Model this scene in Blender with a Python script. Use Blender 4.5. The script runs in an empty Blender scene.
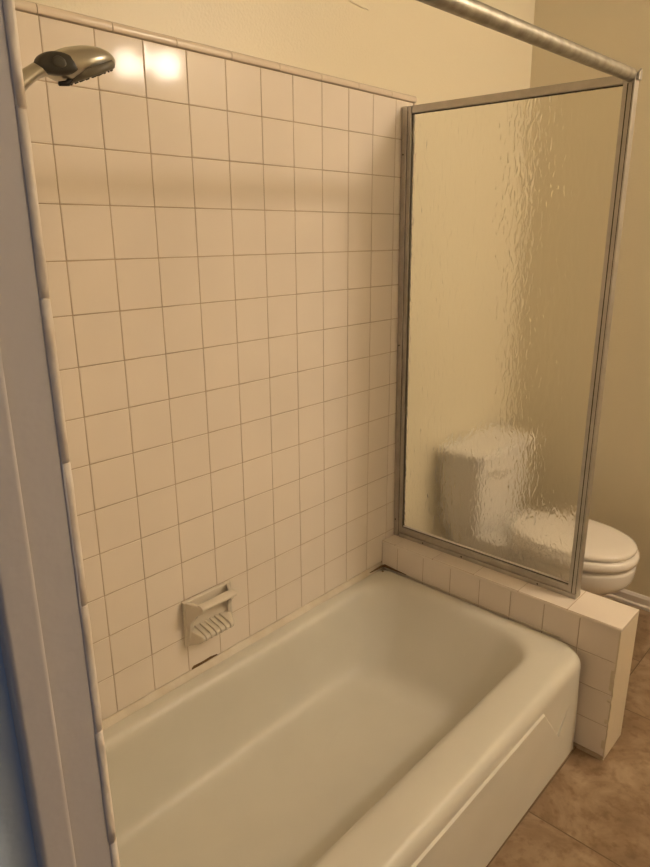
import bpy, bmesh, math, random
from mathutils import Vector, Matrix
random.seed(7)
SC = bpy.context.scene
COL = SC.collection

# ------------------------------------------------------------------ camera
cam_d = bpy.data.cameras.new('camera')
cam = bpy.data.objects.new('camera', cam_d)
COL.objects.link(cam)
cam_d.sensor_fit = 'VERTICAL'
cam_d.sensor_height = 24.0
cam_d.lens = 661.47 * 24.0 / 867.0
cam_d.clip_start = 0.02
rt = Vector((0.67683899, -0.73611408, -0.00500386))
up = Vector((0.21525674, 0.19141379, 0.95761438))
fw = Vector((0.70395562, 0.64922787, -0.28800984))
m = Matrix((rt, up, -fw)).transposed().to_4x4()
m.translation = Vector((-0.66228, -1.31850, 1.49778))
cam.matrix_world = m
SC.camera = cam

# ------------------------------------------------------------------ light and exposure
world = bpy.data.worlds.new('world')
SC.world = world
world.use_nodes = True
bg = world.node_tree.nodes['Background']
bg.inputs[0].default_value = (0.55, 0.68, 1.0, 1)
bg.inputs[1].default_value = 0.05

WARM = (1.0, 0.845, 0.69)
def bulb(name, loc, power, r):
    d = bpy.data.lights.new(name, 'POINT')
    d.energy = power; d.color = WARM; d.shadow_soft_size = r
    o = bpy.data.objects.new(name, d); COL.objects.link(o); o.location = loc
    return o
bulb('vanity_bulb', (1.575, -2.15, 2.415), 19.5, 0.066)
bulb('vanity_bulb', (1.750, -2.15, 2.41), 25.5, 0.072)
hd = bpy.data.lights.new('hall_window_light', 'AREA')
hd.shape = 'RECTANGLE'; hd.size = 0.9; hd.size_y = 1.2
hd.energy = 2.0; hd.color = (0.66, 0.77, 1.0)
ho = bpy.data.objects.new('hall_window_light', hd); COL.objects.link(ho)
ho.location = (-1.75, -2.3, 1.5)
ho.rotation_euler = Vector((1.0, 1.15, 0.0)).to_track_quat('-Z', 'Z').to_euler()

vs = SC.view_settings
vs.view_transform = 'Standard'; vs.look = 'None'; vs.gamma = 1.0
vs.use_curve_mapping = False
vs.exposure = 0.0

# ------------------------------------------------------------------ helpers
def lin(r, g, b):
    f = lambda c: ((c/255+0.055)/1.055)**2.4 if c > 10 else c/255/12.92
    return (f(r), f(g), f(b), 1)

def mat(name, col, rough=0.5, metal=0.0, bump=0.0, bscale=60.0, var=0.0, vscale=4.0, col2=None, coat=0.0, detail=4.0, spec=0.5):
    M = bpy.data.materials.new(name); M.use_nodes = True
    nt = M.node_tree; P = nt.nodes['Principled BSDF']
    P.inputs['Roughness'].default_value = rough
    P.inputs['Metallic'].default_value = metal
    P.inputs['Specular IOR Level'].default_value = spec
    if coat: P.inputs['Coat Weight'].default_value = coat; P.inputs['Coat Roughness'].default_value = 0.06
    c = col if len(col) == 4 else (*col, 1)
    P.inputs['Base Color'].default_value = c
    tc = nt.nodes.new('ShaderNodeTexCoord')
    if var or col2:
        n = nt.nodes.new('ShaderNodeTexNoise'); n.inputs['Scale'].default_value = vscale; n.inputs['Detail'].default_value = detail
        nt.links.new(tc.outputs['Object'], n.inputs['Vector'])
        r = nt.nodes.new('ShaderNodeValToRGB')
        c2 = col2 or tuple(x*(1-var) for x in c[:3]) + (1,)
        r.color_ramp.elements[0].color = c2; r.color_ramp.elements[0].position = 0.35
        r.color_ramp.elements[1].color = c; r.color_ramp.elements[1].position = 0.65
        nt.links.new(n.outputs['Fac'], r.inputs['Fac'])
        nt.links.new(r.outputs['Color'], P.inputs['Base Color'])
    if bump:
        n2 = nt.nodes.new('ShaderNodeTexNoise'); n2.inputs['Scale'].default_value = bscale; n2.inputs['Detail'].default_value = 2
        nt.links.new(tc.outputs['Object'], n2.inputs['Vector'])
        b = nt.nodes.new('ShaderNodeBump'); b.inputs['Strength'].default_value = bump; b.inputs['Distance'].default_value = 0.004
        nt.links.new(n2.outputs['Fac'], b.inputs['Height'])
        nt.links.new(b.outputs['Normal'], P.inputs['Normal'])
    return M

def obj(name, bm, material, parent=None, smooth=False, bevel=0.0, segs=2, sub=0, wn=False, kind=None, angle=40):
    bmesh.ops.recalc_face_normals(bm, faces=bm.faces[:])
    me = bpy.data.meshes.new(name); bm.to_mesh(me); bm.free()
    o = bpy.data.objects.new(name, me); COL.objects.link(o)
    for mm in (material if isinstance(material, list) else [material]): me.materials.append(mm)
    if smooth or bevel or sub:
        for p in me.polygons: p.use_smooth = True
    if bevel:
        b = o.modifiers.new('bevel', 'BEVEL'); b.width = bevel; b.segments = segs; b.limit_method = 'ANGLE'; b.angle_limit = math.radians(angle)
    if sub:
        s = o.modifiers.new('sub', 'SUBSURF'); s.levels = sub; s.render_levels = sub
    if wn or bevel:
        w = o.modifiers.new('wn', 'WEIGHTED_NORMAL'); w.keep_sharp = False; w.weight = 100
    if parent: o.parent = parent; o.matrix_parent_inverse = parent.matrix_world.inverted()
    if kind: o['kind'] = kind
    return o

def empty(name, loc, label, cat, group=None):
    o = bpy.data.objects.new(name, None); COL.objects.link(o)
    o.location = loc; o.empty_display_size = 0.05
    o.matrix_world = Matrix.Translation(Vector(loc))
    o['label'] = label; o['category'] = cat
    if group: o['group'] = group
    return o

def box(bm, x0, x1, y0, y1, z0, z1):
    v = [bm.verts.new((x, y, z)) for x in (x0, x1) for y in (y0, y1) for z in (z0, z1)]
    for f in ((0,1,3,2),(4,6,7,5),(0,4,5,1),(2,3,7,6),(0,2,6,4),(1,5,7,3)):
        bm.faces.new([v[i] for i in f])
    return bm

def hexa(bm, pts):
    """eight corners: four of one end, then four of the other"""
    v = [bm.verts.new(p) for p in pts]
    for f in ((0,1,2,3),(7,6,5,4),(0,4,5,1),(1,5,6,2),(2,6,7,3),(3,7,4,0)):
        bm.faces.new([v[i] for i in f])

def loft(bm, rings, cap0=True, cap1=True):
    vr = [[bm.verts.new(p) for p in r] for r in rings]
    n = len(vr[0])
    for a, b in zip(vr[:-1], vr[1:]):
        for i in range(n):
            bm.faces.new((a[i], a[(i+1) % n], b[(i+1) % n], b[i]))
    if cap0: bm.faces.new(vr[0][::-1])
    if cap1: bm.faces.new(vr[-1])
    return bm

def rrect(x0, x1, y0, y1, r, z, n=8, rf=None):
    pts = []
    for cx, cy, a0, r in ((x1-r, y1-r, 0, r), (x0+r, y1-r, 90, r), (x0+r, y0+r, 180, r), (x1-(rf or r), y0+(rf or r), 270, rf or r)):
        for k in range(n+1):
            a = math.radians(a0 + 90*k/n)
            pts.append((cx + r*math.cos(a), cy + r*math.sin(a), z))
    return pts

def tube(bm, path, r, n=16, cap=True):
    path = [Vector(p) for p in path]
    rings = []
    ref = None
    for i, p in enumerate(path):
        d = (path[min(i+1, len(path)-1)] - path[max(i-1, 0)]).normalized()
        if ref is None:
            ref = Vector((0, 0, 1)) if abs(d.z) < 0.9 else Vector((1, 0, 0))
        s = d.cross(ref).normalized(); t = s.cross(d).normalized()
        rr = r[i] if isinstance(r, (list, tuple)) else r
        rings.append([p + s*rr*math.cos(2*math.pi*k/n) + t*rr*math.sin(2*math.pi*k/n) for k in range(n)])
    return loft(bm, rings, cap, cap)

def prism(bm, poly, y0, y1, axes='xz'):
    """extrude a polygon along the third axis"""
    def pt(a, b, t):
        return {'xz': (a, t, b), 'yz': (t, a, b), 'xy': (a, b, t)}[axes]
    return loft(bm, [[pt(a, b, y0) for a, b in poly], [pt(a, b, y1) for a, b in poly]])

def tiles(bm, P, ue, ve, gap=0.0019, edge=0.0022, drop=0.0010, tilt=0.0006, skip=()):
    """pillowed glazed tiles; P(u, v, h) -> point. ue / ve: joint positions"""
    for i in range(len(ue)-1):
        for j in range(len(ve)-1):
            if (i, j) in skip: continue
            u0, u1 = sorted((ue[i], ue[i+1])); v0, v1 = sorted((ve[j], ve[j+1]))
            g = gap/2; u0 += g; u1 -= g; v0 += g; v1 -= g
            if u1-u0 < 0.008 or v1-v0 < 0.008: continue
            tu, tv = random.uniform(-tilt, tilt), random.uniform(-tilt, tilt)
            rings = []
            for ins, h in ((0, -0.006), (0, -drop), (edge*0.35, -drop*0.3), (edge, 0)):
                q = []
                for a, b, su, sv in ((u0+ins, v0+ins, -1, -1), (u1-ins, v0+ins, 1, -1), (u1-ins, v1-ins, 1, 1), (u0+ins, v1-ins, -1, 1)):
                    hh = h + (su*tu + sv*tv if h == 0 else 0)
                    q.append(P(a, b, hh))
                rings.append(q)
            loft(bm, rings, False, True)

# ------------------------------------------------------------------ materials
TILE = mat('glazed_tile', (0.87, 0.78, 0.675, 1), 0.085, spec=0.12, bump=0.03, bscale=14, var=0.05, vscale=3)
GROUT = mat('grout', (0.60, 0.46, 0.32, 1), 0.9, bump=0.3, bscale=300, var=0.25, vscale=6)
PAINT = mat('cream_wall_paint', (0.80, 0.72, 0.54, 1), 0.36, bump=0.27, bscale=150)
CEILM = mat('ceiling_paint', (0.84, 0.80, 0.70, 1), 0.7, bump=0.1, bscale=120)
TRIMW = mat('white_trim_paint', (0.78, 0.72, 0.66, 1), 0.35, bump=0.08, bscale=90)
CASING = mat('door_frame_paint', (0.53, 0.50, 0.50, 1), 0.4, bump=0.12, bscale=70)
HALLM = mat('hall_wall_paint', (0.48, 0.58, 0.72, 1), 0.6, bump=0.1, bscale=120)
PLASTER = mat('patched_plaster', (0.84, 0.76, 0.66, 1), 0.5, bump=0.9, bscale=55, col2=(0.70, 0.60, 0.48, 1), vscale=22)
CAULK = mat('caulk', (0.74, 0.67, 0.55, 1), 0.5, bump=0.3, bscale=90, col2=(0.66, 0.57, 0.44, 1), vscale=14)
MOULD = mat('brown_stain', (0.16, 0.09, 0.035, 1), 0.8)
ENAMEL = mat('tub_enamel', (0.74, 0.71, 0.62, 1), 0.38, bump=0.02, bscale=10, var=0.05, vscale=5, spec=0.45)
CHINA = mat('toilet_china', (0.82, 0.78, 0.72, 1), 0.1, coat=0.3)
SEATM = mat('toilet_seat_plastic', (0.84, 0.78, 0.70, 1), 0.22)
DISHM = mat('soap_dish_ceramic', (0.74, 0.67, 0.56, 1), 0.2, bump=0.03, bscale=30)
ALU = mat('brushed_aluminium', (0.56, 0.53, 0.49, 1), 0.36, metal=0.85, bump=0.05, bscale=200, var=0.15, vscale=25)
STEEL = mat('dull_steel', (0.42, 0.40, 0.36, 1), 0.40, metal=0.85, bump=0.12, bscale=120, col2=(0.30, 0.28, 0.24, 1), vscale=40)
NICKEL = mat('brushed_nickel', (0.54, 0.52, 0.46, 1), 0.30, metal=0.9)
DARKP = mat('dark_grey_plastic', (0.045, 0.042, 0.035, 1), 0.4)
BLACKP = mat('black_plastic', (0.012, 0.010, 0.009, 1), 0.35)
CHROME = mat('chrome', (0.7, 0.68, 0.64, 1), 0.12, metal=1.0)
GASKET = mat('dark_gasket', (0.05, 0.042, 0.03, 1), 0.6)

def floor_mat():
    M = bpy.data.materials.new('travertine_floor_tile'); M.use_nodes = True
    nt = M.node_tree; N = nt.nodes; L = nt.links; P = N['Principled BSDF']
    P.inputs['Roughness'].default_value = 0.38
    tc = N.new('ShaderNodeTexCoord'); mp = N.new('ShaderNodeMapping')
    L.new(tc.outputs['Object'], mp.inputs['Vector'])
    # rows .302 deep, tiles .590 long in running bond; a joint at x=.751, a row line at y=-.757
    mp.inputs['Location'].default_value = (-0.751 + 0.590*4, 0.757 + 0.302*8, 0)
    br = N.new('ShaderNodeTexBrick')
    br.offset = 0.5; br.offset_frequency = 2; br.squash = 1.0
    br.inputs['Scale'].default_value = 1.0
    br.inputs['Brick Width'].default_value = 0.590; br.inputs['Row Height'].default_value = 0.302
    br.inputs['Mortar Size'].default_value = 0.0022; br.inputs['Mortar Smooth'].default_value = 0.3
    br.inputs['Color1'].default_value = (0, 0, 0, 1); br.inputs['Color2'].default_value = (1, 1, 1, 1)
    L.new(mp.outputs['Vector'], br.inputs['Vector'])
    off = N.new('ShaderNodeVectorMath'); off.operation = 'MULTIPLY_ADD'
    L.new(br.outputs['Color'], off.inputs[0]); off.inputs[1].default_value = (3, 5, 2)
    L.new(tc.outputs['Object'], off.inputs[2])
    n1 = N.new('ShaderNodeTexNoise'); n1.inputs['Scale'].default_value = 5.5; n1.inputs['Detail'].default_value = 8; n1.inputs['Roughness'].default_value = 0.62; n1.inputs['Distortion'].default_value = 1.2
    L.new(off.outputs[0], n1.inputs['Vector'])
    r1 = N.new('ShaderNodeValToRGB')
    e = r1.color_ramp.elements
    e[0].position = 0.30; e[0].color = (0.19, 0.12, 0.068, 1)
    e[1].position = 0.72; e[1].color = (0.43, 0.315, 0.205, 1)
    x = e.new(0.5); x.color = (0.285, 0.19, 0.112, 1)
    L.new(n1.outputs['Fac'], r1.inputs['Fac'])
    n2 = N.new('ShaderNodeTexNoise'); n2.inputs['Scale'].default_value = 38; n2.inputs['Detail'].default_value = 6
    L.new(off.outputs[0], n2.inputs['Vector'])
    r2 = N.new('ShaderNodeValToRGB'); r2.color_ramp.elements[0].position = 0.32; r2.color_ramp.elements[0].color = (0.7, 0.64, 0.58, 1)
    r2.color_ramp.elements[1].position = 0.5; r2.color_ramp.elements[1].color = (1, 1, 1, 1)
    L.new(n2.outputs['Fac'], r2.inputs['Fac'])
    mu = N.new('ShaderNodeMix'); mu.data_type = 'RGBA'; mu.blend_type = 'MULTIPLY'; mu.inputs[0].default_value = 0.8
    L.new(r1.outputs['Color'], mu.inputs[6]); L.new(r2.outputs['Color'], mu.inputs[7])
    gm = N.new('ShaderNodeMix'); gm.data_type = 'RGBA'
    L.new(br.outputs['Fac'], gm.inputs[0]); L.new(mu.outputs[2], gm.inputs[6]); gm.inputs[7].default_value = (0.15, 0.095, 0.05, 1)
    L.new(gm.outputs[2], P.inputs['Base Color'])
    b = N.new('ShaderNodeBump'); b.inputs['Strength'].default_value = 0.5; b.inputs['Distance'].default_value = 0.002; b.invert = True
    L.new(br.outputs['Fac'], b.inputs['Height']); L.new(b.outputs['Normal'], P.inputs['Normal'])
    return M
FLOORM = floor_mat()

def glass_mat():
    M = bpy.data.materials.new('hammered_glass'); M.use_nodes = True
    nt = M.node_tree; N = nt.nodes; L = nt.links; P = N['Principled BSDF']
    P.inputs['Base Color'].default_value = (0.97, 0.97, 0.93, 1)
    P.inputs['Roughness'].default_value = 0.16
    P.inputs['IOR'].default_value = 1.45
    P.inputs['Transmission Weight'].default_value = 1.0
    tc = N.new('ShaderNodeTexCoord'); mp = N.new('ShaderNodeMapping'); mp.inputs['Scale'].default_value = (1, 1.35, 0.55)
    L.new(tc.outputs['Object'], mp.inputs['Vector'])
    n = N.new('ShaderNodeTexNoise'); n.inputs['Scale'].default_value = 58; n.inputs['Detail'].default_value = 0.8; n.inputs['Distortion'].default_value = 0.6
    L.new(mp.outputs['Vector'], n.inputs['Vector'])
    b = N.new('ShaderNodeBump'); b.inputs['Strength'].default_value = 0.62; b.inputs['Distance'].default_value = 0.0045
    L.new(n.outputs['Fac'], b.inputs['Height']); L.new(b.outputs['Normal'], P.inputs['Normal'])
    return M
GLASS = glass_mat()

# ------------------------------------------------------------------ room shell
H = 2.65
LW = -0.46                       # tub side of the shower wall
bm = bmesh.new(); box(bm, -2.4, 2.25, -3.3, 0.15, -0.1, 0.0)
obj('floor', bm, FLOORM, kind='structure')
bm = bmesh.new(); box(bm, -2.4, 2.25, -3.3, 0.15, H, H+0.1)
obj('ceiling', bm, CEILM, kind='structure')

bm = bmesh.new(); box(bm, -0.46, 2.25, 0.008, 0.15, 0, H)
wall_back = obj('wall_back', bm, PAINT, kind='structure')
# the far wall leans a little out of plumb
xb, xt = 2.026, 1.926
bm = bmesh.new()
hexa(bm, [(xb, -2.75, 0), (xb, 0.008, 0), (2.25, 0.008, 0), (2.25, -2.75, 0), (xt, -2.75, H), (xt, 0.008, H), (2.25, 0.008, H), (2.25, -2.75, H)])
wall_right = obj('wall_right', bm, PAINT, kind='structure')
bm = bmesh.new(); box(bm, -0.46, 2.25, -2.85, -2.75, 0, H)
obj('wall_front', bm, PAINT, kind='structure')
bm = bmesh.new(); box(bm, -0.527, LW-0.008, -0.895, 0.15, 0, H)
wall_left = obj('wall_left', bm, PAINT, kind='structure')
bm = bmesh.new()
box(bm, -0.535, LW, -2.85, -1.76, 0, H)          # beyond the doorway the photograph is taken through
obj('wall_doorway', bm, PAINT, kind='structure')
bm = bmesh.new(); box(bm, -0.535, LW-0.008, -1.76, -0.895, 2.10, H)
obj('wall_lintel', bm, PAINT, kind='structure')
# hall side
bm = bmesh.new(); box(bm, -2.4, -0.5275, -0.8995, 0.15, 0, H)
obj('wall_hall', bm, HALLM, kind='structure')

# baseboards
def baseboard(name, p0, p1, nrm, h, t):
    p0, p1, n = Vector(p0), Vector(p1), Vector(nrm)
    prof = [(0, 0), (t+0.006, 0), (t+0.006, 0.012), (t, 0.018), (t, h-0.012), (t*0.55, h-0.003), (t*0.3, h), (0, h)]
    bm = bmesh.new()
    loft(bm, [[p + n*a + Vector((0, 0, b)) for a, b in prof] for p in (p0, p1)])
    return obj(name, bm, TRIMW, kind='structure')
baseboard('baseboard_right', (xb-0.001, -2.70, 0), (xb-0.001, -0.014, 0), (-1, 0, 0), 0.056, 0.012)
baseboard('baseboard_back', (1.214, 0.007, 0), (xb-0.015, 0.007, 0), (0, -1, 0), 0.056, 0.012)

# ------------------------------------------------------------------ tiled surround on wall_back (a child: it is the wall's own face)
T = 0.109
ZT = 1.885                                         # underside of the bead at the top of the tile
ue = [k*T for k in range(-5, 11)] + [1.178]
ue[0] = -0.46
ve = [ZT - T*j for j in range(0, 14)] + [0.360]
bm = bmesh.new()
tiles(bm, lambda u, v, h: Vector((u, -h, v)), ue, ve)
obj('tile_surround', bm, TILE, wall_back, smooth=True, wn=True, kind='structure')
bm = bmesh.new(); box(bm, -0.46, 1.178, 0.0014, 0.008, 0.30, ZT)
obj('grout_bed', bm, GROUT, wall_back, kind='structure')
# the open joint below the soap dish
bm = bmesh.new(); prism(bm, [(0.226, 0.3645), (0.232, 0.369), (0.262, 0.3675), (0.290, 0.369), (0.312, 0.3655), (0.314, 0.362), (0.27, 0.3605), (0.226, 0.361)], -0.0012, 0.004)
obj('open_joint', bm, MOULD, wall_back, kind='structure')
# bead pieces along the top and down the far edge
prof = [(0.008, 0.0), (0.0, 0.0003), (-0.0022, 0.003), (-0.003, 0.009), (-0.002, 0.0145), (0.002, 0.0182), (0.008, 0.019)]
k = 0; x = -0.46
bm = bmesh.new()
while x < 1.19:
    x1 = min(x + 0.1525, 1.192)
    loft(bm, [[(a, b_, z) for a, b_, z in ((xx, yy, ZT+0.0015+zz) for yy, zz in prof)] for xx in (x+0.0007, x1-0.0007)])
    x = x1
z = 0.446
while z < ZT:
    z1 = min(z + 0.1525, ZT+0.001)
    loft(bm, [[(1.179+zz*0.75, yy, q) for yy, zz in prof] for q in (z+0.0007, z1-0.0007)])
    z = z1
obj('bead_trim', bm, mat('bead_tile', (0.78, 0.67, 0.54, 1), 0.25), wall_back, smooth=True, bevel=0.0008, kind='structure', angle=60)
# a short ridge in the paint high on the wall
bm = bmesh.new(); tube(bm, [(0.845, 0.0075, 2.103), (0.89, 0.0068, 2.097), (0.93, 0.0068, 2.094), (0.964, 0.0075, 2.093)], [0.0008, 0.0022, 0.0022, 0.0008], 8)
obj('paint_ridge', bm, PAINT, wall_back, smooth=True, kind='structure')

# tile on the shower wall
bm = bmesh.new()
ue2 = [-0.0 - T*k for k in range(0, 9)]
tiles(bm, lambda u, v, h: Vector((LW+h, u, v)), ue2, ve)
obj('tile_surround', bm, TILE, wall_left, smooth=True, wn=True, kind='structure')
bm = bmesh.new(); box(bm, LW-0.008, LW-0.0014, -0.875, 0.0, 0.30, ZT)
obj('grout_bed', bm, GROUT, wall_left, kind='structure')
# rounded edge tiles down the near end of that wall
bm = bmesh.new()
zs = [0.0]
zz = 1.460 - T*13
while zz < ZT + 0.02:
    if zz > 0.02: zs.append(zz)
    zz += T
rr = random.Random(3)
for a, b in zip(zs[:-1], zs[1:]):
    o_ = rr.uniform(-0.0004, 0.0004)
    pr = [(LW-0.016, -0.870), (LW-0.006, -0.870), (LW-0.006, -0.897), (LW-0.0068, -0.9025), (LW-0.0085, -0.9055), (LW-0.0105, -0.9064), (LW-0.0128, -0.9058), (LW-0.0142, -0.9049)]
    n = 6; rings = []
    for i in range(n+1):
        q = a + 0.0006 + (b-a-0.0012)*i/n
        e = 0.0004 if i in (0, n) else 0.0
        rings.append([(px_ + o_ + rr.uniform(-1, 1)*0.00025 - e*0.5, py_ + o_ + e + rr.uniform(-1, 1)*0.00025, q) for px_, py_ in pr])
    loft(bm, rings)
# painted plaster continues the corner above the tile
loft(bm, [[(px_-0.002, py_+0.002, q) for px_, py_ in pr] for q in (zs[-1]+0.0005, H-0.001)])
obj('edge_tile', bm, PLASTER, wall_left, smooth=True, kind='structure')

# caulk where tub meets tile
bm = bmesh.new()
cp = [(0.0012, 0.340), (-0.015, 0.340), (-0.0145, 0.3465), (-0.008, 0.3510), (-0.0035, 0.3575), (0.0012, 0.3625)]
loft(bm, [[(xx, a, b) for a, b in cp] for xx in [-0.45 + 0.0757*i for i in range(21)]])
obj('trim_1', bm, CAULK, smooth=True, kind='structure')

# ------------------------------------------------------------------ door frame of the doorway we look through
bm = bmesh.new()
JY = -0.9045
box(bm, -0.508, -0.4735, JY, -0.893, 0, 2.10)
jamb = obj('door_1', bm, CASING, bevel=0.002, kind='structure')
bm = bmesh.new(); box(bm, -0.5285, -0.5040, JY-0.007, -0.885, 0, 2.10)
obj('door_stop', bm, CASING, jamb, bevel=0.004, segs=3, kind='structure')
bm = bmesh.new(); tube(bm, [(-0.4735, JY+0.0005, 0.001), (-0.4735, JY+0.0005, 2.10)], 0.0012, 10)
obj('caulk_bead', bm, CASING, jamb, smooth=True, kind='structure')

# ------------------------------------------------------------------ low tiled wall between tub and toilet
LX0, LX1, LY1, LZ = 1.068, 1.211, -0.836, 0.445
bm = bmesh.new(); box(bm, LX0+0.0014, LX1-0.001, LY1+0.002, 0.008, 0, LZ-0.0014)
low = obj('wall_low', bm, GROUT, kind='structure')
bm = bmesh.new()
yj = [0.0] + [-0.068 - T*k for k in range(7)] + [LY1+0.001]
zj = [LZ-0.004, 0.333, 0.225, 0.116, 0.012]
tiles(bm, lambda u, v, h: Vector((LX0-h, u, v)), yj, zj, gap=0.002)
tiles(bm, lambda u, v, h: Vector((LX1+h, u, v)), yj, zj, gap=0.002)
obj('side_tile', bm, TILE, low, smooth=True, wn=True, kind='structure')
# rounded cap tiles
bm = bmesh.new()
tj = [0.0, -0.055, -0.213, -0.370, -0.526, -0.682, LY1-0.0035]
for a, b in zip(tj[:-1], tj[1:]):
    r_ = 0.006
    pr = [(LX0, LZ-0.012), (LX0, LZ-r_)] + [(LX0+r_-r_*math.cos(t), LZ-r_+r_*math.sin(t)) for t in (0.4, 0.8, 1.2, math.pi/2)] + \
         [(LX1-r_+r_*math.sin(t), LZ-r_+r_*math.cos(t)) for t in (0.0, 0.4, 0.8, 1.2)] + [(LX1, LZ-r_), (LX1, LZ-0.012)]
    t1, t2 = rr.uniform(-0.0006, 0.0006), rr.uniform(-0.0006, 0.0006)
    loft(bm, [[(p, a-0.0009, q+t1) for p, q in pr], [(p, b+0.0009, q+t2) for p, q in pr]])
obj('cap_tile', bm, TILE, low, smooth=True, bevel=0.0012, angle=50, kind='structure')
# plastered end with ragged edge
bm = bmesh.new()
zs_ = [0.001 + (LZ-0.0045)*i/30 for i in range(31)]
L_, R_ = [], []
for q in zs_:
    j = 0.0025 if 0.30 < q else 0.0
    L_.append((LX0 + 0.0005 + (rr.uniform(-0.004, 0.004) if q < 0.30 else 0.0), q))
    R_.append((LX1, q))
v0 = [[bm.verts.new((L_[i][0], LY1 - 0.002, zs_[i])), bm.verts.new((R_[i][0], LY1 - 0.002, zs_[i])), bm.verts.new((R_[i][0], LY1+0.010, zs_[i])), bm.verts.new((L_[i][0], LY1+0.010, zs_[i]))] for i in range(31)]
for a, b in zip(v0[:-1], v0[1:]):
    for i in range(4): bm.faces.new((a[i], a[(i+1) % 4], b[(i+1) % 4], b[i]))
bm.faces.new(v0[0][::-1]); bm.faces.new(v0[-1])
obj('end_plaster', bm, mat('end_plaster_paint', (0.70, 0.61, 0.46, 1), 0.4, bump=0.15, bscale=60), low, kind='structure')
# grout line at the floor
bm = bmesh.new(); prism(bm, [(LX0-0.004, 0.0005), (LX0-0.001, 0.010), (LX0+0.004, 0.012), (LX0+0.004, 0.0005)], LY1, -0.758, 'xz')
obj('grout_foot', bm, GROUT, low, kind='structure')

# ------------------------------------------------------------------ bathtub
RZ = 0.345
tub = empty('bathtub', (0.30, -0.38, 0), 'white enamelled bathtub set between tiled wall and low tiled partition', 'bathtub')
X0, X1, Y0, Y1 = LW+0.002, 1.0655, -0.757, -0.0035
N_ = 10
def R_ng(x0, x1, y0, y1, r, z, rf=None): return rrect(x0, x1, y0, y1, r, z, N_, rf)
rings = [
    R_ng(X0, X1, Y0+0.004, Y1, 0.022, 0.001, 0.010),
    R_ng(X0, X1, Y0+0.004, Y1, 0.022, 0.004, 0.010),
    R_ng(X0, X1, Y0+0.004, Y1, 0.022, 0.15, 0.022),
    R_ng(X0, X1, Y0+0.003, Y1, 0.022, 0.285, 0.046),
    R_ng(X0, X1, Y0+0.000, Y1, 0.026, 0.304, 0.052),
    R_ng(X0, X1, Y0+0.001, Y1, 0.030, 0.318, 0.058),
    R_ng(X0+0.002, X1-0.002, Y0+0.006, Y1-0.001, 0.034, 0.332, 0.064),
    R_ng(X0+0.005, X1-0.006, Y0+0.016, Y1-0.002, 0.040, 0.3415, 0.07),
    R_ng(X0+0.009, X1-0.012, Y0+0.030, Y1-0.004, 0.048, RZ, 0.078),
    # deck
    R_ng(X0+0.05, X1-0.036, Y0+0.085, Y1-0.030, 0.100, RZ-0.0015),
    R_ng(X0+0.066, X1-0.047, Y0+0.110, Y1-0.040, 0.115, RZ-0.004),
    # rolls into the basin
    R_ng(X0+0.076, X1-0.058, Y0+0.124, Y1-0.050, 0.120, RZ-0.011),
    R_ng(X0+0.082, X1-0.069, Y0+0.133, Y1-0.057, 0.122, RZ-0.024),
    R_ng(X0+0.092, X1-0.098, Y0+0.142, Y1-0.064, 0.124, RZ-0.075),
    R_ng(X0+0.105, X1-0.140, Y0+0.155, Y1-0.072, 0.124, RZ-0.145),
    R_ng(X0+0.118, X1-0.180, Y0+0.170, Y1-0.081, 0.120, RZ-0.205),
    R_ng(X0+0.130, X1-0.202, Y0+0.184, Y1-0.089, 0.112, RZ-0.234),
    R_ng(X0+0.148, X1-0.226, Y0+0.205, Y1-0.104, 0.100, RZ-0.252),
    R_ng(X0+0.175, X1-0.256, Y0+0.236, Y1-0.130, 0.085, RZ-0.2585),
    R_ng(X0+0.26, X1-0.36, Y0+0.30, Y1-0.22, 0.06, RZ-0.262),
]
bm = bmesh.new(); loft(bm, rings, True, True)
shell = obj('shell', bm, ENAMEL, tub, smooth=True, sub=1)
# pressed panel on the apron: its top edge runs level, then steps down before the end
bm = bmesh.new()
poly = [(X0+0.06, 0.002, 1), (X0+0.06, 0.297, 1), (0.786, 0.297, 1), (0.905, 0.150, 1), (0.960, 0.190, 0.35), (1.000, 0.222, 0), (1.020, 0.150, 0), (1.055, 0.004, 0), (1.055, 0.001, 0)]
cx_, cz_ = 0.4, 0.12
def ins(a, b, d):
    v = Vector((cx_-a, cz_-b)); v.x *= 0.02 if a < 0.7 else 0.3
    v = v.normalized()*d if v.length > 1e-6 else v
    return a+v.x, b+(v.y if b > 0.01 else 0)
loft(bm, [[(a, Y0+0.016, b) for a, b, w in poly], [(a, Y0+0.0045-0.0005*w, b) for a, b, w in poly],
          [(ins(a, b, 0.007)[0], Y0+0.0045-0.0085*w, ins(a, b, 0.007)[1]) for a, b, w in poly]])
obj('apron_panel', bm, ENAMEL, tub, bevel=0.0035, segs=3, angle=20)
# brown specks by the corner
for nm, c, r_ in (('stain', (1.035, -0.030), 0.006),):
    bm = bmesh.new()
    loft(bm, [[(c[0]+r_*rr.uniform(.6, 1.1)*math.cos(2*math.pi*k/10)*s, c[1]+r_*rr.uniform(.6, 1.1)*math.sin(2*math.pi*k/10)*s, h) for k in range(10)] for s, h in ((1, RZ-0.004), (0.8, RZ+0.0006))])
    obj(nm, bm, MOULD, tub)
# dark line of mildew in the corner caulk
bm = bmesh.new()
tube(bm, [(0.985, -0.0115, 0.352), (1.02, -0.0125, 0.352), (1.05, -0.013, 0.352), (1.064, -0.015, 0.351), (1.0655, -0.05, 0.349), (1.0655, -0.11, 0.3475)], [0.0012, 0.003, 0.004, 0.005, 0.0035, 0.001], 8)
obj('trim_2', bm, MOULD, smooth=True, kind='structure')
# thin caulk along the partition
bm = bmesh.new(); tube(bm, [(1.067, -0.02, 0.3445), (1.067, -0.67, 0.3445)], 0.002, 8)
obj('trim_3', bm, CAULK, smooth=True, kind='structure')

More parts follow.
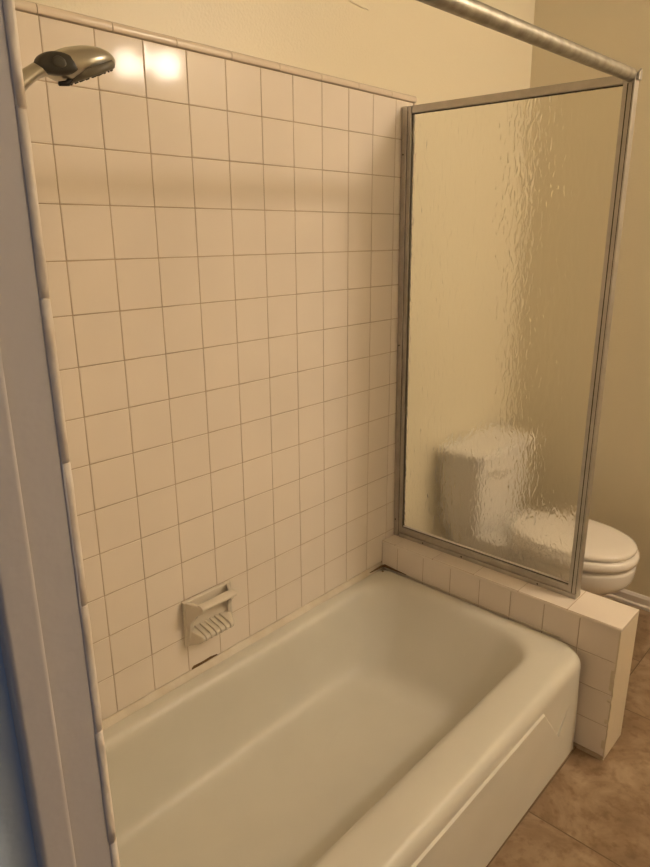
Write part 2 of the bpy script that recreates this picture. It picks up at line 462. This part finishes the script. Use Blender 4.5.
# ------------------------------------------------------------------ soap dish
dish = empty('soap_dish', (0.29, -0.03, 0.435), 'beige ceramic soap dish with rail fixed to the wall tile above the bathtub', 'soap dish')
bm = bmesh.new(); box(bm, 0.207, 0.366, -0.0125, -0.0002, 0.445, 0.578)
obj('back_plate', bm, DISHM, dish, bevel=0.003)
def cheek(xa, xb, w):
    poly = [(-0.008, 0.577), (-0.056, 0.578), (-0.070, 0.574), (-0.070, 0.564), (-0.045, 0.545), (-0.024, 0.515), (-0.022, 0.480), (-0.008, 0.446)]
    fx = lambda y: xa + (xb-xa)*(-y/0.07)
    bm = bmesh.new(); loft(bm, [[(fx(a)+d, a, b) for a, b in poly] for d in (-w/2, w/2)])
    return obj('bracket', bm, DISHM, dish, bevel=0.003)
cheek(0.2145, 0.230, 0.012)
cheek(0.360, 0.322, 0.011)
bm = bmesh.new()
pr = [(-0.050, 0.5815), (-0.062, 0.581), (-0.071, 0.576), (-0.071, 0.569), (-0.064, 0.564), (-0.053, 0.565), (-0.047, 0.570), (-0.046, 0.577)]
loft(bm, [[(x, a, b) for a, b in pr] for x in (0.223, 0.338)])
obj('rail', bm, DISHM, dish, bevel=0.002)
bm = bmesh.new()
loft(bm, [[(x0 if w else x1, a, b) for a, b, x0, x1 in ((-0.010, 0.497, 0.214, 0.360), (-0.056, 0.487, 0.226, 0.334), (-0.062, 0.482, 0.228, 0.332), (-0.060, 0.474, 0.228, 0.332), (-0.042, 0.460, 0.224, 0.338), (-0.010, 0.446, 0.214, 0.360))] for w in (1, 0)])
tray = obj('tray', bm, DISHM, dish, bevel=0.003)
for k in range(6):
    x = 0.2345 + 0.0165*k
    bm = bmesh.new()
    loft(bm, [[(xx, a, b) for a, b in ((-0.012, 0.490), (-0.012, 0.5005), (-0.054, 0.493), (-0.0655, 0.485), (-0.0645, 0.476), (-0.056, 0.470), (-0.045, 0.475))] for xx in (x, x+0.0085)])
    obj('rib', bm, DISHM, tray, bevel=0.002)

# ------------------------------------------------------------------ glass screen on the low wall
screen = empty('shower_screen', (1.155, -0.33, LZ), 'aluminium framed panel of rippled obscure glass standing on the low tiled partition', 'shower screen')
B0, B1 = Vector((1.148, -0.002, 0.4455)), Vector((1.152, -0.680, 0.4455))
T0, T1 = Vector((1.132, -0.002, 1.867)), Vector((1.142, -0.679, 1.863))
ex = Vector((1, 0, 0))
def P_(s, t):      # s 0..1 from the wall to the free end, t 0..1 upwards
    return (B0*(1-s)+B1*s)*(1-t) + (T0*(1-s)+T1*s)*t
def member(name, s0, s1, t0, t1, h0, h1, material=ALU, parent=screen, bev=0.0015):
    bm = bmesh.new()
    a = [P_(s0, t0), P_(s1, t0), P_(s1, t1), P_(s0, t1)]
    hexa(bm, [p + ex*h0 for p in a] + [p + ex*h1 for p in a])
    return obj(name, bm, material, parent, bevel=bev)
wS, wT = 1/0.67, 1/1.41
member('wall_channel', 0, 0.018*wS, 0, 1, -0.016, 0.016)
st0 = member('stile', 0.015*wS, 0.031*wS, 0.012*wT, 1, -0.011, 0.011)
member('track', 0.024*wS, 1, 0, 0.014*wT, -0.017, 0.017)
member('bottom_rail', 0.03*wS, 1-0.024*wS, 0.0145*wT, 0.036*wT, -0.011, 0.011)
member('top_rail', 0.0335*wS, 1-0.0285*wS, 1-0.021*wT, 1, -0.012, 0.012)
st1 = member('stile', 1-0.028*wS, 1, 0.0145*wT, 1, -0.014, 0.014)
# groove strips and the dark gasket along the glass
member('gasket', 0.031*wS, 0.0325*wS, 0.036*wT, 1-0.021*wT, -0.006, 0.006, GASKET, bev=0)
member('gasket', 0.0325*wS, 1-0.0285*wS, 0.036*wT, 0.0375*wT, -0.006, 0.006, GASKET, bev=0)
member('refraction_strip', 0.0325*wS, 1-0.0285*wS, 0.0375*wT, 0.041*wT, -0.005, 0.005, TRIMW, bev=0.001)  # pale strip painting the bright refraction along the foot of the glass
member('gasket', 0.0325*wS, 1-0.0285*wS, 1-0.0226*wT, 1-0.021*wT, -0.006, 0.006, GASKET, bev=0)
member('groove', 1-0.0175*wS, 1-0.0150*wS, 0.016*wT, 0.985, -0.0146, -0.0138, GASKET, st1, bev=0)
member('groove', 1-0.0055*wS, 1-0.0040*wS, 0.016*wT, 0.985, -0.0146, -0.0138, GASKET, st1, bev=0)
member('groove', 0.0175*wS, 0.0190*wS, 0.016*wT, 0.99, -0.0116, -0.0108, GASKET, st0, bev=0)
member('glass', 0.034*wS, 1-0.026*wS, 0.034*wT, 1-0.019*wT, -0.002, 0.002, GLASS, bev=0)
def screw(s, t, h=-0.0165):
    c = P_(s, t) + ex*h
    bm = bmesh.new()
    tube(bm, [c, c - ex*0.0015], 0.0026, 10)
    obj('screw', bm, GASKET, screen)
for t in (0.045, 0.49, 0.905): screw(0.008*wS, t)
for s in (0.19, 0.42, 0.82): screw(s, 0.008*wT, -0.0175)

# ------------------------------------------------------------------ shower rod
rod = empty('shower_rod', (0.35, -0.672, 1.84), 'tarnished metal rod running level from the screen top across the bathtub', 'shower rod')
RA, RB = Vector((1.1265, -0.666, 1.8595)), Vector((LW+0.004, -0.666, 1.828))
def rp(t): return RA.lerp(RB, t)
bm = bmesh.new(); tube(bm, [rp(i/20) for i in range(21)], 0.0148, 24)
obj('rod', bm, STEEL, rod, smooth=True, bevel=0.001, angle=60)
bm = bmesh.new(); tube(bm, [RB, RB + Vector((0.012, 0, 0)), RB + Vector((0.02, 0, 0))], [0.034, 0.03, 0.018], 24)
obj('flange', bm, STEEL, rod, smooth=True)
bm = bmesh.new(); prism(bm, [(1.132, 1.848), (1.150, 1.848), (1.150, 1.868), (1.146, 1.874), (1.142, 1.870), (1.132, 1.864)], -0.6860, -0.6797)
obj('end_bracket', bm, ALU, rod, bevel=0.001)

# ------------------------------------------------------------------ shower head
SY = -0.42
DX = -0.005
head = empty('hand_shower', (LW+0.001, SY, 1.60), 'brushed nickel hand shower with dark dial high on the shower wall', 'shower head')
top = [(-0.345, 1.612), (-0.30, 1.653), (-0.265, 1.680), (-0.245, 1.694), (-0.23, 1.704), (-0.216, 1.713), (-0.201, 1.721), (-0.187, 1.728), (-0.166, 1.735), (-0.148, 1.7385), (-0.132, 1.7385), (-0.119, 1.735), (-0.110, 1.7295), (-0.106, 1.7235)]
bot = [(-0.330, 1.588), (-0.285, 1.630), (-0.258, 1.654), (-0.245, 1.667), (-0.232, 1.680), (-0.221, 1.6885), (-0.207, 1.694), (-0.196, 1.692), (-0.183, 1.6875), (-0.164, 1.692), (-0.145, 1.6995), (-0.126, 1.7085), (-0.113, 1.7155), (-0.1065, 1.7205)]
wid = [0.013, 0.0135, 0.014, 0.0145, 0.0155, 0.017, 0.020, 0.025, 0.033, 0.0365, 0.034, 0.026, 0.015, 0.003]
bm = bmesh.new(); rings = []
for (tx, tz), (bx, bz), w in zip(top, bot, wid):
    if tx > -0.2: tx += DX; bx += DX
    c = Vector(((tx+bx)/2, SY, (tz+bz)/2)); h = Vector((tx-bx, 0, tz-bz))/2
    rings.append([c + h*math.sin(a)*(1 if math.sin(a) > 0 else 1) + Vector((0, w*math.cos(a), 0)) for a in [2*math.pi*k/20 for k in range(20)]])
loft(bm, rings)
body = obj('handle', bm, NICKEL, head, smooth=True, sub=1)
# spray face under the head
fc = Vector((-0.1505, SY, 1.7055)); fu = Vector((0.066, 0, 0.0285)).normalized(); fn = Vector((fu.z, 0, -fu.x))
bm = bmesh.new()
rings = []
for r_, d in ((0.0365, -0.006), (0.0375, 0.000), (0.0355, 0.0035), (0.033, 0.0045), (0.030, 0.0035)):
    rings.append([fc + fn*d + fu*r_*math.cos(a) + Vector((0, r_*math.sin(a), 0)) for a in [2*math.pi*k/32 for k in range(32)]])
loft(bm, rings)
face = obj('spray_face', bm, mat('spray_face_plastic', (0.16, 0.145, 0.11, 1), 0.4), head, smooth=True)
n_i = 0
for ring, cnt in ((0.0305, 22), (0.021, 14), (0.011, 8)):
    for k in range(cnt):
        a = 2*math.pi*k/cnt
        c = fc + fu*ring*math.cos(a) + Vector((0, ring*math.sin(a), 0))
        bm = bmesh.new(); tube(bm, [c + fn*0.002, c + fn*0.0062], [0.0019, 0.0013], 8)
        obj('nozzle', bm, DARKP, face, smooth=True)
# dark oval control on the near side, round dial in it
def oval(cx, cz, rx, rz, tilt, y0, y1, dome, lean=0.30):
    bm = bmesh.new(); rings = []
    for s, d in ((1.0, 0.0), (1.0, 0.4), (0.93, 0.75), (0.75, 0.93), (0.4, 1.0)):
        q = []
        for k in range(32):
            a = 2*math.pi*k/32
            u, v = rx*s*math.cos(a), rz*s*math.sin(a)
            if v < 0: v *= 0.62
            q.append((cx+u*math.cos(tilt)-v*math.sin(tilt), y0+(y1-y0)*d - lean*(u*math.cos(tilt)+cx+0.200), cz+u*math.sin(tilt)+v*math.cos(tilt)))
        rings.append(q)
    return loft(bm, rings)
pad = obj('control_pad', oval(-0.2025, 1.7035, 0.0245, 0.0170, 0.04, SY-0.012, SY-0.0262, 1), DARKP, head, smooth=True)
obj('dial', oval(-0.2035, 1.7055, 0.0085, 0.0085, 0, SY-0.0240, SY-0.0278, 1), mat('dial_plastic', (0.075, 0.07, 0.058, 1), 0.35), pad, smooth=True)
bm = bmesh.new(); tube(bm, [(-0.176, SY-0.012, 1.700), (-0.182, SY-0.012, 1.693), (-0.189, SY-0.012, 1.6865), (-0.200, SY-0.012, 1.6845)], [0.003, 0.003, 0.0036, 0.0028], 10)
obj('lever', bm, BLACKP, head, smooth=True)
# bracket and arm back to the wall
bm = bmesh.new(); tube(bm, [(-0.322, SY, 1.616), (-0.302, SY, 1.636)], 0.021, 20)
obj('holder', bm, NICKEL, head, smooth=True, bevel=0.002)
bm = bmesh.new(); tube(bm, [(LW+0.002, SY, 1.715), (-0.42, SY, 1.712), (-0.385, SY, 1.690), (-0.345, SY, 1.655), (-0.318, SY, 1.632)], 0.0105, 16)
obj('arm', bm, NICKEL, head, smooth=True)
bm = bmesh.new(); tube(bm, [(LW+0.0008, SY, 1.715), (LW+0.006, SY, 1.715), (LW+0.012, SY, 1.715)], [0.031, 0.027, 0.014], 24)
obj('flange', bm, NICKEL, head, smooth=True)

# ------------------------------------------------------------------ toilet
TX = 1.60
toilet = empty('toilet', (TX, -0.35, 0), 'white toilet with closed round lid beyond the rippled glass', 'toilet')
def egg(cx, yc, hw, fr, bk, z, n=40):
    pts = []
    for k in range(n):
        a = 2*math.pi*k/n
        s, c = math.sin(a), math.cos(a)
        l = fr if s < 0 else bk
        pts.append((cx + hw*math.copysign(abs(c)**0.92, c), yc + l*s, z))
    return pts
bm = bmesh.new()
loft(bm, [egg(TX, -0.36, 0.105, 0.20, 0.26, 0.001), egg(TX, -0.36, 0.105, 0.20, 0.26, 0.02), egg(TX, -0.37, 0.095, 0.18, 0.24, 0.06), egg(TX, -0.38, 0.092, 0.17, 0.22, 0.14),
          egg(TX, -0.40, 0.108, 0.19, 0.22, 0.20), egg(TX, -0.43, 0.135, 0.205, 0.22, 0.26), egg(TX, -0.46, 0.163, 0.226, 0.23, 0.290), egg(TX, -0.465, 0.174, 0.236, 0.24, 0.315),
          egg(TX, -0.465, 0.177, 0.239, 0.24, 0.345), egg(TX, -0.465, 0.177, 0.239, 0.24, 0.368), egg(TX, -0.465, 0.168, 0.230, 0.235, 0.376)])
bowl = obj('bowl', bm, CHINA, toilet, smooth=True, sub=1)
bm = bmesh.new(); loft(bm, [rrect(TX-0.15, TX+0.15, -0.30, -0.02, 0.04, z) for z in (0.28, 0.374, 0.378)])
obj('shelf', bm, CHINA, bowl, bevel=0.004)
bm = bmesh.new()
loft(bm, [egg(TX, -0.465, 0.170, 0.232, 0.215, 0.3775), egg(TX, -0.465, 0.180, 0.242, 0.222, 0.382), egg(TX, -0.465, 0.182, 0.244, 0.225, 0.396), egg(TX, -0.465, 0.180, 0.242, 0.222, 0.408), egg(TX, -0.465, 0.170, 0.233, 0.215, 0.414)])
obj('seat', bm, SEATM, toilet, smooth=True)
bm = bmesh.new()
loft(bm, [egg(TX, -0.465, 0.162, 0.224, 0.215, 0.4155), egg(TX, -0.465, 0.1695, 0.2315, 0.22, 0.4185), egg(TX, -0.465, 0.171, 0.233, 0.22, 0.428), egg(TX, -0.465, 0.168, 0.230, 0.217, 0.435), egg(TX, -0.465, 0.156, 0.217, 0.20, 0.439), egg(TX, -0.465, 0.11, 0.16, 0.14, 0.441), egg(TX, -0.465, 0.03, 0.04, 0.04, 0.4415)])
obj('lid', bm, SEATM, toilet, smooth=True)
for s in (-1, 1):
    bm = bmesh.new(); tube(bm, [(TX+s*0.075-0.02, -0.232, 0.425), (TX+s*0.075+0.02, -0.232, 0.425)], 0.011, 12)
    obj('hinge', bm, SEATM, toilet, smooth=True)
bm = bmesh.new()
loft(bm, [rrect(TX-0.170, TX+0.160, -0.175, -0.020, 0.03, 0.379), rrect(TX-0.185, TX+0.172, -0.190, -0.018, 0.03, 0.42), rrect(TX-0.200, TX+0.185, -0.198, -0.016, 0.03, 0.58), rrect(TX-0.205, TX+0.190, -0.200, -0.016, 0.03, 0.690)])
tank = obj('tank', bm, CHINA, toilet, bevel=0.004, angle=50)
bm = bmesh.new()
loft(bm, [rrect(TX-0.210, TX+0.195, -0.205, -0.012, 0.03, 0.691), rrect(TX-0.215, TX+0.200, -0.210, -0.010, 0.032, 0.696), rrect(TX-0.215, TX+0.200, -0.210, -0.010, 0.032, 0.714), rrect(TX-0.208, TX+0.193, -0.203, -0.014, 0.03, 0.722)])
obj('tank_lid', bm, CHINA, tank, bevel=0.003, angle=50)
bm = bmesh.new(); tube(bm, [(TX-0.150, -0.199, 0.640), (TX-0.150, -0.212, 0.640)], 0.012, 16); tube(bm, [(TX-0.158, -0.214, 0.642), (TX-0.12, -0.219, 0.637), (TX-0.075, -0.220, 0.630)], [0.006, 0.0055, 0.007], 12)
obj('flush_lever', bm, CHROME, tank, smooth=True)
